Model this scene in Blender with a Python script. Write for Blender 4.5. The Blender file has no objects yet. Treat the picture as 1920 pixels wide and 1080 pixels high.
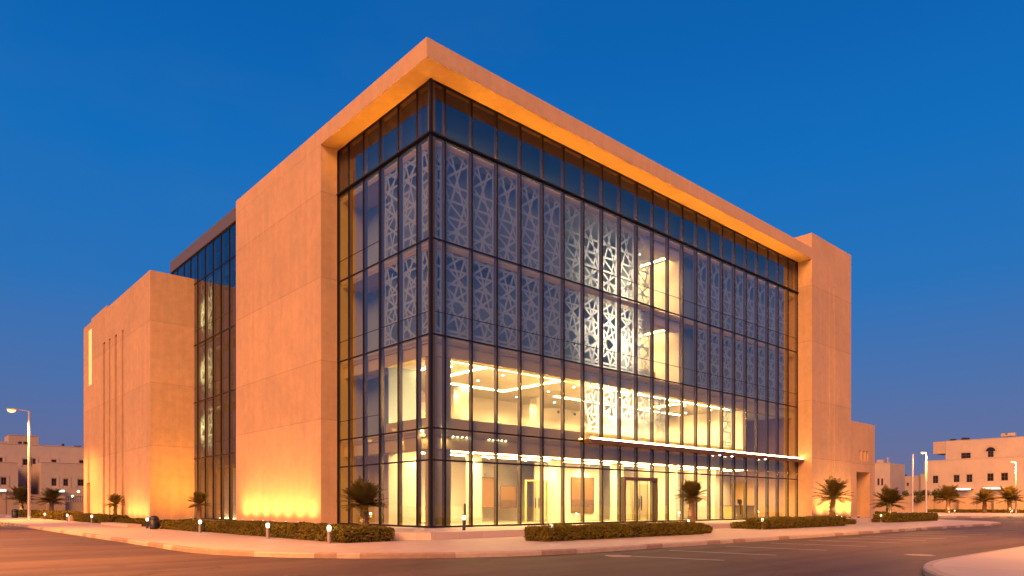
import bpy, math, random
from mathutils import Vector, Matrix, noise as mnoise
R = math.radians
S = bpy.context.scene
COL = S.collection
PI = math.pi

# ------------------------------------------------------------------ camera geometry (survey helpers)
F, CX, HZ, ZC = 1305.0, 960.0, 948.0, 1.05
_c, _s = .742, .670
_n = math.hypot(_c, _s); _c /= _n; _s /= _n
CAM = (-19.03, -26.74)
def ray(px):
    t = (px-CX)/F
    return (t*_c+_s, -t*_s+_c)
def onY(px, Y=0.0):
    v = ray(px); d = (Y-CAM[1])/v[1]; return CAM[0]+d*v[0], d
def onX(px, X=0.0):
    v = ray(px); d = (X-CAM[0])/v[0]; return CAM[1]+d*v[1], d
def zat(py, d): return ZC+(HZ-py)*d/F
def at_d(px, d):
    v = ray(px); return (CAM[0]+d*v[0], CAM[1]+d*v[1])
def ground(px, py, Z):
    return at_d(px, F*(ZC-Z)/(py-HZ))

# ------------------------------------------------------------------ mesh builder
class MB:
    def __init__(self): self.v=[]; self.f=[]; self.m=[]
    def add(self, vs, fs, mi=0):
        b=len(self.v); self.v += [tuple(p) for p in vs]
        for f in fs: self.f.append([i+b for i in f]); self.m.append(mi)
        return self
    def quad(self, a,b,c,d, mi=0): return self.add([a,b,c,d],[[0,1,2,3]],mi)
    def box(self, x0,x1,y0,y1,z0,z1, mi=0):
        vs=[(x,y,z) for z in (z0,z1) for y in (y0,y1) for x in (x0,x1)]
        return self.add(vs,[[0,2,3,1],[4,5,7,6],[0,1,5,4],[2,6,7,3],[0,4,6,2],[1,3,7,5]],mi)
    def prism(self, pts, z0, z1, mi=0):
        n=len(pts)
        vs=[(x,y,z0) for x,y in pts]+[(x,y,z1) for x,y in pts]
        fs=[list(range(n))[::-1], list(range(n,2*n))]
        fs+=[[i,(i+1)%n,n+(i+1)%n,n+i] for i in range(n)]
        return self.add(vs,fs,mi)
    def lathe(self, prof, c=(0,0,0), n=16, mi=0):
        vs=[];fs=[]
        for r,z in prof:
            for k in range(n):
                a=2*PI*k/n; vs.append((c[0]+r*math.cos(a),c[1]+r*math.sin(a),c[2]+z))
        for j in range(len(prof)-1):
            for k in range(n):
                fs.append([j*n+k,j*n+(k+1)%n,(j+1)*n+(k+1)%n,(j+1)*n+k])
        fs.append(list(range(n))[::-1]); fs.append([(len(prof)-1)*n+k for k in range(n)])
        return self.add(vs,fs,mi)
    def tube(self, pts, rs, n=8, mi=0):
        pts=[Vector(p) for p in pts]; vs=[];fs=[]
        for i,p in enumerate(pts):
            t=(pts[min(i+1,len(pts)-1)]-pts[max(i-1,0)]).normalized()
            u=t.cross(Vector((0,0,1)));
            if u.length<1e-3: u=t.cross(Vector((0,1,0)))
            u.normalize(); w=t.cross(u)
            for k in range(n):
                a=2*PI*k/n; vs.append(p+rs[i]*(math.cos(a)*u+math.sin(a)*w))
        for j in range(len(pts)-1):
            for k in range(n): fs.append([j*n+k,j*n+(k+1)%n,(j+1)*n+(k+1)%n,(j+1)*n+k])
        fs.append(list(range(n))[::-1]); fs.append([(len(pts)-1)*n+k for k in range(n)])
        return self.add(vs,fs,mi)
    def mesh(self, name, mats, smooth=False):
        me=bpy.data.meshes.new(name)
        me.from_pydata(self.v,[],self.f)
        for m in (mats if isinstance(mats,(list,tuple)) else [mats]): me.materials.append(m)
        if len(me.materials)>1: me.polygons.foreach_set('material_index', self.m)
        if smooth: me.polygons.foreach_set('use_smooth',[True]*len(me.polygons))
        me.update(); return me
    def build(self, name, mats, parent=None, smooth=False, loc=None, rot=None):
        return link(name, self.mesh(name,mats,smooth), parent, loc, rot)

def link(name, data, parent=None, loc=None, rot=None):
    o=bpy.data.objects.new(name, data); COL.objects.link(o)
    if parent: o.parent=parent
    if loc is not None: o.location=loc
    if rot is not None: o.rotation_euler=rot
    return o
def tag(o, label=None, cat=None, group=None, kind=None):
    if label: o['label']=label
    if cat: o['category']=cat
    if group: o['group']=group
    if kind: o['kind']=kind
    return o
def thing(name, label, cat, loc=(0,0,0), rz=0, group=None):
    o=bpy.data.objects.new(name,None); COL.objects.link(o)
    o.location=loc; o.rotation_euler=(0,0,rz); o.empty_display_size=.3
    return tag(o,label,cat,group)
def copy_tree(root, loc, rz=0, label=None, scale=None):
    def cp(o, par):
        c=o.copy(); COL.objects.link(c)
        if par is not None: c.parent=par
        for ch in [x for x in KIDS.get(o.name,[])]: cp(ch,c)
        return c
    r=cp(root,None); r.location=loc; r.rotation_euler=(0,0,rz)
    if scale: r.scale=scale if isinstance(scale,tuple) else (scale,)*3
    if label: r['label']=label
    return r
KIDS={}
def kids(root):
    for o in list(COL.objects):
        if o.parent is not None:
            KIDS.setdefault(o.parent.name,[])
            if o not in KIDS[o.parent.name]: KIDS[o.parent.name].append(o)

def lamp(name,kind,loc,color,power,parent=None,rot=(0,0,0),size=.1,spot=None,blend=.6,size_y=None):
    l=bpy.data.lights.new(name,kind); l.color=color; l.energy=power
    if kind in('POINT','SPOT'): l.shadow_soft_size=size
    if kind=='SPOT': l.spot_size=R(spot or 90); l.spot_blend=blend
    if kind=='AREA':
        l.size=size
        if size_y: l.shape='RECTANGLE'; l.size_y=size_y
    return link(name,l,parent,loc,rot)
def aim(loc,to): return (Vector(to)-Vector(loc)).to_track_quat('-Z','Y').to_euler()
def recess_face(mb, side, plane, u0,u1,z0,z1, holes, depth, mi=0, back=True):
    """front face with rectangular recesses; side '-Y' (u = X) or '-X' (u = Y)"""
    def P(u,w,z):
        return (u,plane+w,z) if side=='-Y' else (plane+w,u,z)
    def q(a,b,c,d):
        if side=='-Y': mb.quad(a,b,c,d,mi)
        else: mb.quad(d,c,b,a,mi)
    us=sorted({u0,u1,*[h[0] for h in holes],*[h[1] for h in holes]})
    zs=sorted({z0,z1,*[h[2] for h in holes],*[h[3] for h in holes]})
    us=[u for u in us if u0<=u<=u1]; zs=[z for z in zs if z0<=z<=z1]
    for i in range(len(us)-1):
        for j in range(len(zs)-1):
            um=(us[i]+us[i+1])/2; zm=(zs[j]+zs[j+1])/2
            if any(h[0]<um<h[1] and h[2]<zm<h[3] for h in holes): continue
            q(P(us[i],0,zs[j]),P(us[i+1],0,zs[j]),P(us[i+1],0,zs[j+1]),P(us[i],0,zs[j+1]))
    for a,b,c,e,*dd in holes:
        dp=dd[0] if dd else depth
        q(P(a,0,c),P(a,dp,c),P(a,dp,e),P(a,0,e)); q(P(b,dp,c),P(b,0,c),P(b,0,e),P(b,dp,e))
        q(P(a,0,e),P(b,0,e),P(b,dp,e),P(a,dp,e))
        q(P(a,dp,c),P(b,dp,c),P(b,0,c),P(a,0,c))
        if back: q(P(a,dp,c),P(b,dp,c),P(b,dp,e),P(a,dp,e))
def recess_box(mb, side, x0,x1,y0,y1,z0,z1, holes, depth, mi=0):
    if side=='-Y':
        recess_face(mb,side,y0,x0,x1,z0,z1,holes,depth,mi)
        mb.quad((x0,y1,z0),(x0,y0,z0),(x0,y0,z1),(x0,y1,z1),mi)
    else:
        recess_face(mb,side,x0,y0,y1,z0,z1,holes,depth,mi)
        mb.quad((x0,y0,z0),(x1,y0,z0),(x1,y0,z1),(x0,y0,z1),mi)
    mb.quad((x1,y0,z0),(x1,y1,z0),(x1,y1,z1),(x1,y0,z1),mi)
    mb.quad((x1,y1,z0),(x0,y1,z0),(x0,y1,z1),(x1,y1,z1),mi)
    if side!='-Y': pass
    mb.quad((x0,y0,z1),(x1,y0,z1),(x1,y1,z1),(x0,y1,z1),mi)

# ------------------------------------------------------------------ materials
def newmat(name):
    m=bpy.data.materials.new(name); m.use_nodes=True
    nt=m.node_tree; nt.nodes.clear()
    out=nt.nodes.new('ShaderNodeOutputMaterial')
    return m,nt,out
def N(nt,t,**kw):
    n=nt.nodes.new(t)
    for k,v in kw.items():
        if k in n.inputs.keys() and not hasattr(n,k): n.inputs[k].default_value=v
        else:
            try: setattr(n,k,v)
            except Exception: n.inputs[k].default_value=v
    return n
def L(nt,a,b): nt.links.new(a,b)
def rgba(c): return (c[0],c[1],c[2],1)
def mathn(nt,op,a,b=None,clamp=False):
    n=nt.nodes.new('ShaderNodeMath'); n.operation=op; n.use_clamp=clamp
    for i,x in enumerate((a,b)):
        if x is None: continue
        if isinstance(x,(int,float)): n.inputs[i].default_value=x
        else: L(nt,x,n.inputs[i])
    return n.outputs[0]
def mixc(nt,fac,a,b,blend='MIX'):
    n=nt.nodes.new('ShaderNodeMix'); n.data_type='RGBA'; n.blend_type=blend
    for sock,x in ((n.inputs[0],fac),(n.inputs[6],a),(n.inputs[7],b)):
        if isinstance(x,(int,float)): sock.default_value=x
        elif isinstance(x,tuple): sock.default_value=rgba(x)
        else: L(nt,x,sock)
    return n.outputs[2]
def noise(nt,vec,scale,detail=4,rough=.6):
    n=nt.nodes.new('ShaderNodeTexNoise'); n.inputs['Scale'].default_value=scale
    n.inputs['Detail'].default_value=detail; n.inputs['Roughness'].default_value=rough
    if vec is not None: L(nt,vec,n.inputs['Vector'])
    return n.outputs['Fac']
def ramp(nt,fac,stops):
    n=nt.nodes.new('ShaderNodeValToRGB'); e=n.color_ramp.elements
    while len(e)<len(stops): e.new(.5)
    for el,(p,c) in zip(e,stops):
        el.position=p; el.color=rgba(c) if isinstance(c,tuple) else (c,c,c,1)
    L(nt,fac,n.inputs[0]); return n.outputs[0]
def pos(nt): return nt.nodes.new('ShaderNodeNewGeometry').outputs['Position']
def scaled(nt,vec,s):
    n=nt.nodes.new('ShaderNodeMapping'); n.inputs['Scale'].default_value=s; L(nt,vec,n.inputs['Vector']); return n.outputs[0]
def bump(nt,h,strength=.2,dist=.02):
    n=nt.nodes.new('ShaderNodeBump'); n.inputs['Strength'].default_value=strength; n.inputs['Distance'].default_value=dist
    L(nt,h,n.inputs['Height']); return n.outputs[0]
def pbsdf(nt,out,color,rough=.7,metal=0.,normal=None,spec=.5):
    b=nt.nodes.new('ShaderNodeBsdfPrincipled')
    if isinstance(color,tuple): b.inputs['Base Color'].default_value=rgba(color)
    else: L(nt,color,b.inputs['Base Color'])
    if isinstance(rough,(int,float)): b.inputs['Roughness'].default_value=rough
    else: L(nt,rough,b.inputs['Roughness'])
    b.inputs['Metallic'].default_value=metal
    b.inputs['Specular IOR Level'].default_value=spec
    if normal is not None: L(nt,normal,b.inputs['Normal'])
    L(nt,b.outputs[0],out.inputs[0]); return b
def simple(name,color,rough=.6,metal=0.,var=.12,scale=3.,spec=.5,bmp=.05):
    m,nt,out=newmat(name); p=pos(nt)
    nz=noise(nt,p,scale,5)
    c=mixc(nt,nz,tuple(x*(1-var) for x in color),tuple(min(1,x*(1+var)) for x in color))
    fine=noise(nt,p,scale*12,3)
    pbsdf(nt,out,c,rough,metal,bump(nt,fine,bmp,.01),spec); return m
def emis(name,color,strength):
    m,nt,out=newmat(name)
    e=N(nt,'ShaderNodeEmission'); e.inputs[0].default_value=rgba(color); e.inputs[1].default_value=strength
    L(nt,e.outputs[0],out.inputs[0]); return m
def lineat(nt,val,hs,w):
    """1 on a thin joint at each height in hs"""
    acc=None
    for h in hs:
        d=mathn(nt,'ABSOLUTE',mathn(nt,'SUBTRACT',val,h)); l=mathn(nt,'LESS_THAN',d,w)
        acc=l if acc is None else mathn(nt,'MAXIMUM',acc,l)
    return acc
def stone_mat(name,base,joints=(),vstep=0.,mott=.24,band=.06):
    m,nt,out=newmat(name); p=pos(nt)
    sep=nt.nodes.new('ShaderNodeSeparateXYZ'); L(nt,p,sep.inputs[0])
    big=noise(nt,p,.35,6,.62); mid=noise(nt,p,1.7,6,.7); fine=noise(nt,p,9,4,.6)
    streak=noise(nt,scaled(nt,p,(2.2,2.2,.12)),1.2,5,.6)
    warm=tuple(x*y for x,y in zip(base,(1.06,1.,.92))); cool=tuple(x*y for x,y in zip(base,(.90,.88,.86)))
    c=mixc(nt,ramp(nt,big,[(.32,0.),(.68,1.)]),cool,warm)
    v=mathn(nt,'ADD',mathn(nt,'MULTIPLY',mathn(nt,'SUBTRACT',mid,.5),mott*1.6),1.)
    v=mathn(nt,'ADD',v,mathn(nt,'MULTIPLY',mathn(nt,'SUBTRACT',streak,.5),mott*1.1))
    v=mathn(nt,'ADD',v,mathn(nt,'MULTIPLY',mathn(nt,'SUBTRACT',fine,.5),mott*.5))
    spots=ramp(nt,noise(nt,p,2.6,3,.8),[(.66,0.),(.78,1.)])
    v=mathn(nt,'SUBTRACT',v,mathn(nt,'MULTIPLY',spots,.10))
    # cast lifts differ slightly in tone
    if joints:
        tone=None
        for i,h in enumerate(joints):
            g=mathn(nt,'MULTIPLY',mathn(nt,'GREATER_THAN',sep.outputs[2],h),band*(1 if i%2 else -1))
            tone=g if tone is None else mathn(nt,'ADD',tone,g)
        v=mathn(nt,'ADD',v,tone)
        v=mathn(nt,'SUBTRACT',v,mathn(nt,'MULTIPLY',lineat(nt,sep.outputs[2],joints,.022),.22))
    if vstep:
        fr=mathn(nt,'FRACT',mathn(nt,'DIVIDE',mathn(nt,'ADD',mathn(nt,'ADD',sep.outputs[0],sep.outputs[1]),200.37),vstep))
        v=mathn(nt,'SUBTRACT',v,mathn(nt,'MULTIPLY',mathn(nt,'LESS_THAN',fr,.02/vstep*1.2),.12))
    vm=nt.nodes.new('ShaderNodeVectorMath'); vm.operation='SCALE'; L(nt,c,vm.inputs[0]); L(nt,v,vm.inputs['Scale'])
    h=mathn(nt,'ADD',mathn(nt,'MULTIPLY',fine,.5),mid)
    pbsdf(nt,out,vm.outputs[0],.85,0,bump(nt,h,.25,.015),.25)
    return m
M={}
SAND=(.64,.41,.245)
M['stone']=stone_mat('sand_stone',SAND,(5.85,9.1,13.7,18.45),3.2)
M['stone_plain']=stone_mat('sand_stone_roof',SAND,(),1.18,.2)
M['stone_block']=stone_mat('sand_stone_block',SAND,(5.6,10.4,15.1),2.9,.28)
M['stone_tower']=stone_mat('sand_stone_tower',SAND,(4.9,9.6,14.4,18.9),0,.22)
M['slit']=simple('recess_stone',(.42,.27,.16),.9)
M['parapet']=simple('dark_parapet',(.13,.11,.12),.6)
M['mullion']=simple('mullion_metal',(.012,.010,.011),.45,0,.1,3.,.3)
M['fin']=simple('mullion_fin',(.12,.09,.045),.5,.2,.1)
M['bronze']=simple('bronze_frame',(.20,.11,.075),.45,.5)
M['steel']=simple('handle_steel',(.10,.09,.085),.35,.8)
M['post']=simple('lamp_post_metal',(.55,.50,.46),.5,.3)
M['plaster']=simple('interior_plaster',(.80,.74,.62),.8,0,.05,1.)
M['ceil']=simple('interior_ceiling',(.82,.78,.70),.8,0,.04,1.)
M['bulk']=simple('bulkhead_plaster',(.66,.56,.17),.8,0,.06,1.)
M['dim']=simple('dim_room_plaster',(.33,.43,.48),.8,0,.2,.5)  # greyer plaster copy; dimness of the unlit rooms is put into the colour
M['spandrel']=simple('spandrel_panel',(.016,.034,.05),.5,0,.2,.7)
M['floor_in']=simple('polished_floor',(.66,.60,.50),.18,0,.08,.8)
M['floor_dim']=simple('dim_carpet',(.12,.11,.12),.8)
M['brown']=simple('timber_panel',(.24,.13,.04),.5,0,.2,2.)
M['art']=simple('mottled_art',(.13,.075,.035),.5,0,.75,6.)
M['blind']=simple('window_blind',(.13,.18,.25),.8)
M['dim2']=simple('dim_rear_room_plaster',(.10,.13,.16),.8,0,.2,.5)  # darker plaster copy again, colour carries the dimness behind the rear glazing
M['house']=stone_mat('villa_render',(.50,.41,.35),(),0,.10)
M['house_dk']=stone_mat('villa_render_rose',(.45,.35,.29),(),0,.10)
M['cwall']=stone_mat('compound_wall_render',(.44,.32,.22),(),3.,.14)
M['winframe']=simple('window_frame_brown',(.10,.06,.045),.5)
M['white']=simple('white_paint',(.8,.78,.74),.5)
M['black']=simple('black_plastic',(.02,.018,.018),.45)
M['bollard']=simple('bollard_metal',(.34,.28,.24),.5,.4)
M['bollard_dk']=simple('bollard_dark_metal',(.05,.04,.04),.5,.4)

WARM=(1,.72,.40); CREAM=(1,.62,.22)
M['led']=emis('led_strip',CREAM,120)
M['led_hi']=emis('led_strip_ground',CREAM,70)
M['led_head']=emis('led_glazing_head',(1,.66,.36),14)
M['led_room']=emis('led_room_strip',CREAM,120)
M['led_soft']=emis('led_soft_strip',(1,.56,.17),30)
M['led_cove']=emis('led_cove',CREAM,110)
M['led_soffit']=emis('led_soffit',(1,.44,.03),150)
M['led_canopy']=emis('led_canopy',(1,.60,.2),40)
M['led_slot']=emis('led_slot',(1,.62,.20),1.35)
M['dot']=emis('downlight_dot',(1,.86,.62),40)
M['sodium']=emis('sodium_lamp',(1,.58,.20),2.6)
M['bulb']=emis('bollard_lamp',(1,.72,.42),4)
M['awn']=emis('awning_glow_front',(1,.86,.72),1.6)

def leafmat(name,c,tr=.25):
    m,nt,out=newmat(name); p=pos(nt)
    nz=noise(nt,p,2.2,3); n2=noise(nt,p,17,2)
    col=mixc(nt,nz,tuple(x*.55 for x in c),tuple(x*1.35 for x in c))
    col=mixc(nt,mathn(nt,'MULTIPLY',n2,.5),col,(c[0]*1.8,c[1]*1.5,c[2]*1.1))
    d=nt.nodes.new('ShaderNodeBsdfDiffuse'); t=nt.nodes.new('ShaderNodeBsdfTranslucent'); mx=nt.nodes.new('ShaderNodeMixShader')
    L(nt,col,d.inputs[0]); L(nt,col,t.inputs[0]); mx.inputs[0].default_value=tr
    L(nt,d.outputs[0],mx.inputs[1]); L(nt,t.outputs[0],mx.inputs[2]); L(nt,mx.outputs[0],out.inputs[0]); return m
M['leaf']=leafmat('hedge_leaf',(.16,.13,.026))
M['leaf_core']=simple('hedge_core',(.022,.020,.010),.9)
M['frond']=leafmat('palm_frond',(.15,.12,.03),.35)
M['tree']=leafmat('tree_leaf',(.06,.07,.02))
M['trunk']=simple('palm_trunk',(.20,.12,.06),.9,0,.4,9.,.2,.6)

def glass_mat(name,r0,tint,wave=.012):
    m,nt,out=newmat(name)
    g=nt.nodes.new('ShaderNodeNewGeometry')
    bp=bump(nt,noise(nt,g.outputs['Position'],.55,2,.4),.35,wave)
    dt=nt.nodes.new('ShaderNodeVectorMath'); dt.operation='DOT_PRODUCT'
    L(nt,g.outputs['Incoming'],dt.inputs[0]); L(nt,g.outputs['Normal'],dt.inputs[1])
    ca=mathn(nt,'ABSOLUTE',dt.outputs['Value'])
    fr=mathn(nt,'POWER',mathn(nt,'SUBTRACT',1.,ca,True),5.)
    fac=mathn(nt,'ADD',mathn(nt,'MULTIPLY',fr,1-r0),r0,True)
    tr=nt.nodes.new('ShaderNodeBsdfTransparent'); tr.inputs[0].default_value=rgba(tint)
    gl=nt.nodes.new('ShaderNodeBsdfGlossy'); gl.inputs['Roughness'].default_value=0.; gl.inputs[0].default_value=(1,1,1,1)
    L(nt,bp,gl.inputs['Normal'])
    mx=nt.nodes.new('ShaderNodeMixShader'); L(nt,fac,mx.inputs[0]); L(nt,tr.outputs[0],mx.inputs[1]); L(nt,gl.outputs[0],mx.inputs[2])
    L(nt,mx.outputs[0],out.inputs[0]); return m
M['glass']=glass_mat('facade_glass',.095,(.89,.885,.87))
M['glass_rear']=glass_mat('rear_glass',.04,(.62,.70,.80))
M['win']=simple('window_dark_glass',(.02,.016,.016),.08)
M['door_glass']=glass_mat('door_glass',.08,(.88,.86,.80),.004)
def lattice_mat():
    m,nt,out=newmat('lattice_white'); p=pos(nt)
    c=mixc(nt,noise(nt,p,.8,3),(.54,.69,.76),(.62,.75,.80))
    d=nt.nodes.new('ShaderNodeBsdfDiffuse'); t=nt.nodes.new('ShaderNodeBsdfTranslucent'); mx=nt.nodes.new('ShaderNodeMixShader')
    L(nt,c,d.inputs[0]); L(nt,c,t.inputs[0]); mx.inputs[0].default_value=.38
    L(nt,d.outputs[0],mx.inputs[1]); L(nt,t.outputs[0],mx.inputs[2]); L(nt,mx.outputs[0],out.inputs[0]); return m
M['lattice']=lattice_mat()

def asphalt():
    m,nt,out=newmat('asphalt'); p=pos(nt)
    a=noise(nt,scaled(nt,p,(.5,.5,1)),.25,6,.55); b=noise(nt,p,40,3,.7)
    sm=noise(nt,scaled(nt,p,(.06,.9,1)),1.1,4,.5)
    c=mixc(nt,a,(.095,.058,.044),(.165,.10,.072))
    c=mixc(nt,mathn(nt,'MULTIPLY',b,.35),c,(.19,.13,.10))
    c=mixc(nt,ramp(nt,sm,[(.38,0.),(.66,.6)]),c,(.06,.038,.032))
    st=ramp(nt,noise(nt,p,.9,5,.75),[(.58,0.),(.68,.55)])
    c=mixc(nt,st,c,(.045,.030,.024))
    # crack lines
    vr=nt.nodes.new('ShaderNodeTexVoronoi'); vr.feature='DISTANCE_TO_EDGE'; vr.inputs['Scale'].default_value=.16
    L(nt,scaled(nt,p,(1,1,1)),vr.inputs['Vector'])
    cr=mathn(nt,'LESS_THAN',vr.outputs['Distance'],.0022)
    c=mixc(nt,mathn(nt,'MULTIPLY',cr,.5),c,(.03,.025,.022))
    rg=mathn(nt,'ADD',mathn(nt,'MULTIPLY',a,.2),.55)
    pbsdf(nt,out,c,rg,0,bump(nt,b,.18,.01),.15); return m
M['asphalt']=asphalt()
def paving(name,base,sx,sy):
    m,nt,out=newmat(name); p=pos(nt)
    br=nt.nodes.new('ShaderNodeTexBrick'); br.offset=.5
    br.inputs['Scale'].default_value=1.; br.inputs['Brick Width'].default_value=sx; br.inputs['Row Height'].default_value=sy
    br.inputs['Mortar Size'].default_value=.008; br.inputs['Mortar Smooth'].default_value=.3; br.inputs['Bias'].default_value=0
    br.inputs['Color1'].default_value=rgba(tuple(x*.95 for x in base)); br.inputs['Color2'].default_value=rgba(tuple(min(1,x*1.05) for x in base))
    br.inputs['Mortar'].default_value=rgba(tuple(x*.72 for x in base)); L(nt,p,br.inputs['Vector'])
    big=noise(nt,p,.3,6,.65); st=noise(nt,p,2.,5,.7)
    c=mixc(nt,ramp(nt,big,[(.3,.0),(.75,.35)]),br.outputs['Color'],tuple(x*.72 for x in base))
    c=mixc(nt,ramp(nt,st,[(.55,.0),(.8,.3)]),c,tuple(x*.6 for x in base))
    pbsdf(nt,out,c,.62,0,bump(nt,noise(nt,p,30,3),.12,.01),.4); return m
M['pave']=paving('pavement_slabs',(.60,.43,.33),.6,.6)
M['plinth']=paving('plinth_stone',(.62,.46,.36),1.2,.6)
M['concrete']=paving('plain_concrete',(.58,.42,.31),3.,3.)
M['kerb_a']=simple('kerb_cream',(.46,.34,.26),.8,0,.3,4.,.3,.3)
M['kerb_b']=simple('kerb_brown',(.31,.20,.15),.8,0,.45,4.,.3,.3)
M['sandground']=simple('sand_ground',(.40,.30,.21),.95,0,.2,.3)
M['paint']=simple('road_paint',(.62,.52,.45),.7,0,.35,2.5)

# ------------------------------------------------------------------ ground, roads, pavements
def struct(name,mb,m,**k):
    o=mb.build(name,m,**k); o['kind']='structure'; return o
def rounded(x0,x1,y0,y1,r=(0,0,0,0),inset=0.):
    """corner radii order: (x0,y0),(x1,y0),(x1,y1),(x0,y1); counter-clockwise"""
    x0+=inset;x1-=inset;y0+=inset;y1-=inset
    pts=[]
    cs=[(x0,y0,PI,1,1),(x1,y0,1.5*PI,-1,1),(x1,y1,0,-1,-1),(x0,y1,.5*PI,1,-1)]
    for (x,y,a0,sx,sy),rr in zip(cs,r):
        rr=max(rr-inset,0) if rr else 0
        if rr<=0: pts.append((x,y)); continue
        n=22
        for k in range(n+1):
            a=a0+.5*PI*k/n
            pts.append((x+sx*rr+rr*math.cos(a), y+sy*rr+rr*math.sin(a)))
    return pts
ZR=-.45; ZS=-.30
struct('ground',MB().quad((-900,-900,-.50),(1500,-900,-.50),(1500,1500,-.50),(-900,1500,-.50)),M['sandground'])
rd=MB()
rd.quad((-44,-60,ZR),(80,-60,ZR),(80,78,ZR),(-44,78,ZR)); rd.quad((80,-60,ZR),(330,-60,ZR),(330,-2,ZR),(80,-2,ZR)); rd.quad((-44,78,ZR),(-9,78,ZR),(-9,104,ZR),(-44,104,ZR))
struct('road',rd,M['asphalt'])
def block(name,kname,args,rad,mat,paint=True,seed=1,zs=ZS):
    kw=.2
    outer=rounded(*args,r=rad); inner=rounded(*args,r=rad,inset=kw)
    struct(name,MB().prism(inner,-.60,zs+.004),mat)
    # kerb stones along the outline
    rnd=random.Random(seed); mb=MB(); n=len(outer)
    run=0; cur=0
    for i in range(n):
        a,b=Vector(outer[i]),Vector(outer[(i+1)%n]); c,d=Vector(inner[(i+1)%n]),Vector(inner[i])
        ln=(b-a).length; k=max(1,int(round(ln/.95))) if ln>1.3 else 1
        for j in range(min(k,400)):
            t0,t1=j/k,(j+1)/k
            if paint: cur=1 if rnd.random()<.42 else 0
            p=[a.lerp(b,t0),a.lerp(b,t1),d.lerp(c,t1),d.lerp(c,t0)]
            g=.004
            dirv=(p[1]-p[0]);  
            if dirv.length>0: dirv.normalize()
            p[0]=p[0]+dirv*g; p[3]=p[3]+dirv*g
            ch=(p[3]-p[0])*.18
            vs=[(q.x,q.y,-.60) for q in p]+[(p[0].x,p[0].y,zs-.035),(p[1].x,p[1].y,zs-.035)]
            q0=p[0]+ch; q1=p[1]+ch
            vs+=[(q0.x,q0.y,zs),(q1.x,q1.y,zs),(p[2].x,p[2].y,zs),(p[3].x,p[3].y,zs)]
            mb.add(vs,[[0,1,5,4],[4,5,7,6],[6,7,8,9],[0,4,6,9,3],[1,2,8,7,5]],cur)
    struct(kname,mb,[M['kerb_a'],M['kerb_b']])
block('pavement','kerb',(-11.8,58.,-12.,72.),(9.5,14,14,6),M['pave'],seed=4)
block('pavement','kerb',(-8.,330.,-50.,-20.9),(9,9,9,9),M['concrete'],False,seed=5)
block('pavement','kerb',(82.,330.,-7.5,120.),(11,4,4,6),M['pave'],seed=6)
block('pavement','kerb',(-9.,60.,86.,104.),(6,6,2,2),M['pave'],seed=7)
# plinth under the building
pl=[(-3.2,-4.5),(52.5,-4.5),(52.5,34),(-4.4,34),(-4.4,-3.3)]
struct('plinth',MB().prism(pl,-.40,-.003),M['plinth'])
mk=MB()
rnd=random.Random(3)
for k,x in enumerate([-2.9,.4,3.9,7.2,10.6,13.6,16.2,19.4,22.6,25.6,29.,32.4]):
    dx=.5 if x>0 else .9
    mk.quad((x,-13.0,ZR+.004),(x+.11,-13.0,ZR+.004),(x+.11+dx,-16.5,ZR+.004),(x+dx,-16.5,ZR+.004))
struct('road_markings',mk,M['paint'])

def manhole(px,py,label):
    x,y=ground(px,py,ZR); t_=thing('manhole_cover',label,'manhole cover',(x,y,ZR),0,'manhole covers in the road')
    MB().lathe([(.42,-.02),(.42,.006)],(0,0,0),28).build('ring',M['kerb_b'],t_); mb=MB(); mb.lathe([(.34,.0065),(.34,.012)],(0,0,0),28)
    for k in range(-3,4): mb.box(-.24,.24,k*.08-.015,k*.08+.015,.0125,.018)
    mb.build('lid',M['kerb_a'],t_)
manhole(1162,1043,'pale round manhole cover in the road before the long front hedge')
manhole(1724,1041,'pale round manhole cover in the dark road near the opposite pavement corner')
# ------------------------------------------------------------------ the office building
B=thing('office_building','large sand stone office block with lit glass corner and pale lattice screens','office building',(18,10,0))
B.location=(0,0,0)
ROOF_B,ROOF_T=21.03,21.92
MX=[0,.82]+[.82+1.632*k for k in range(1,23)]      # mullions of the long facade, last = 36.72
XE=MX[-1]
MYL=[0,1.12,2.76,4.48,6.14,7.72,8.9]
ROWS=[0.,3.2,4.71,9.12,13.62,18.45,ROOF_B]
# left stone wall (pier)
w=MB(); w.box(-1.08,-.10,8.9,21.4,-.3,ROOF_B-.002); w.build('stone_wall',M['stone'],B)
# roof slab with overhang
r_=MB(); r_.box(-1.085,XE-.003,-1.2,21.4,ROOF_B,ROOF_T); r_.build('roof_slab',M['stone_plain'],B)
# main body behind (roof deck + back walls)
b=MB(); b.box(.4,36.6,21.41,36.6,20.9,21.6); b.box(36.62,36.72,9.,36.6,-.3,21.0); b.box(-.8,36.6,36.62,36.9,-.3,21.6)
b.build('rear_wall',M['stone_plain'],B)
# right tower
t=MB()
ts=[(39.88,40.02,1.2,19.6,.6),(40.81,40.95,1.2,19.6,.6)]
recess_box(t,'-Y',XE,44.35,-1.205,9.,-.3,23.14,ts,.12)
t.build('tower_wall',M['stone_tower'],B)
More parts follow.
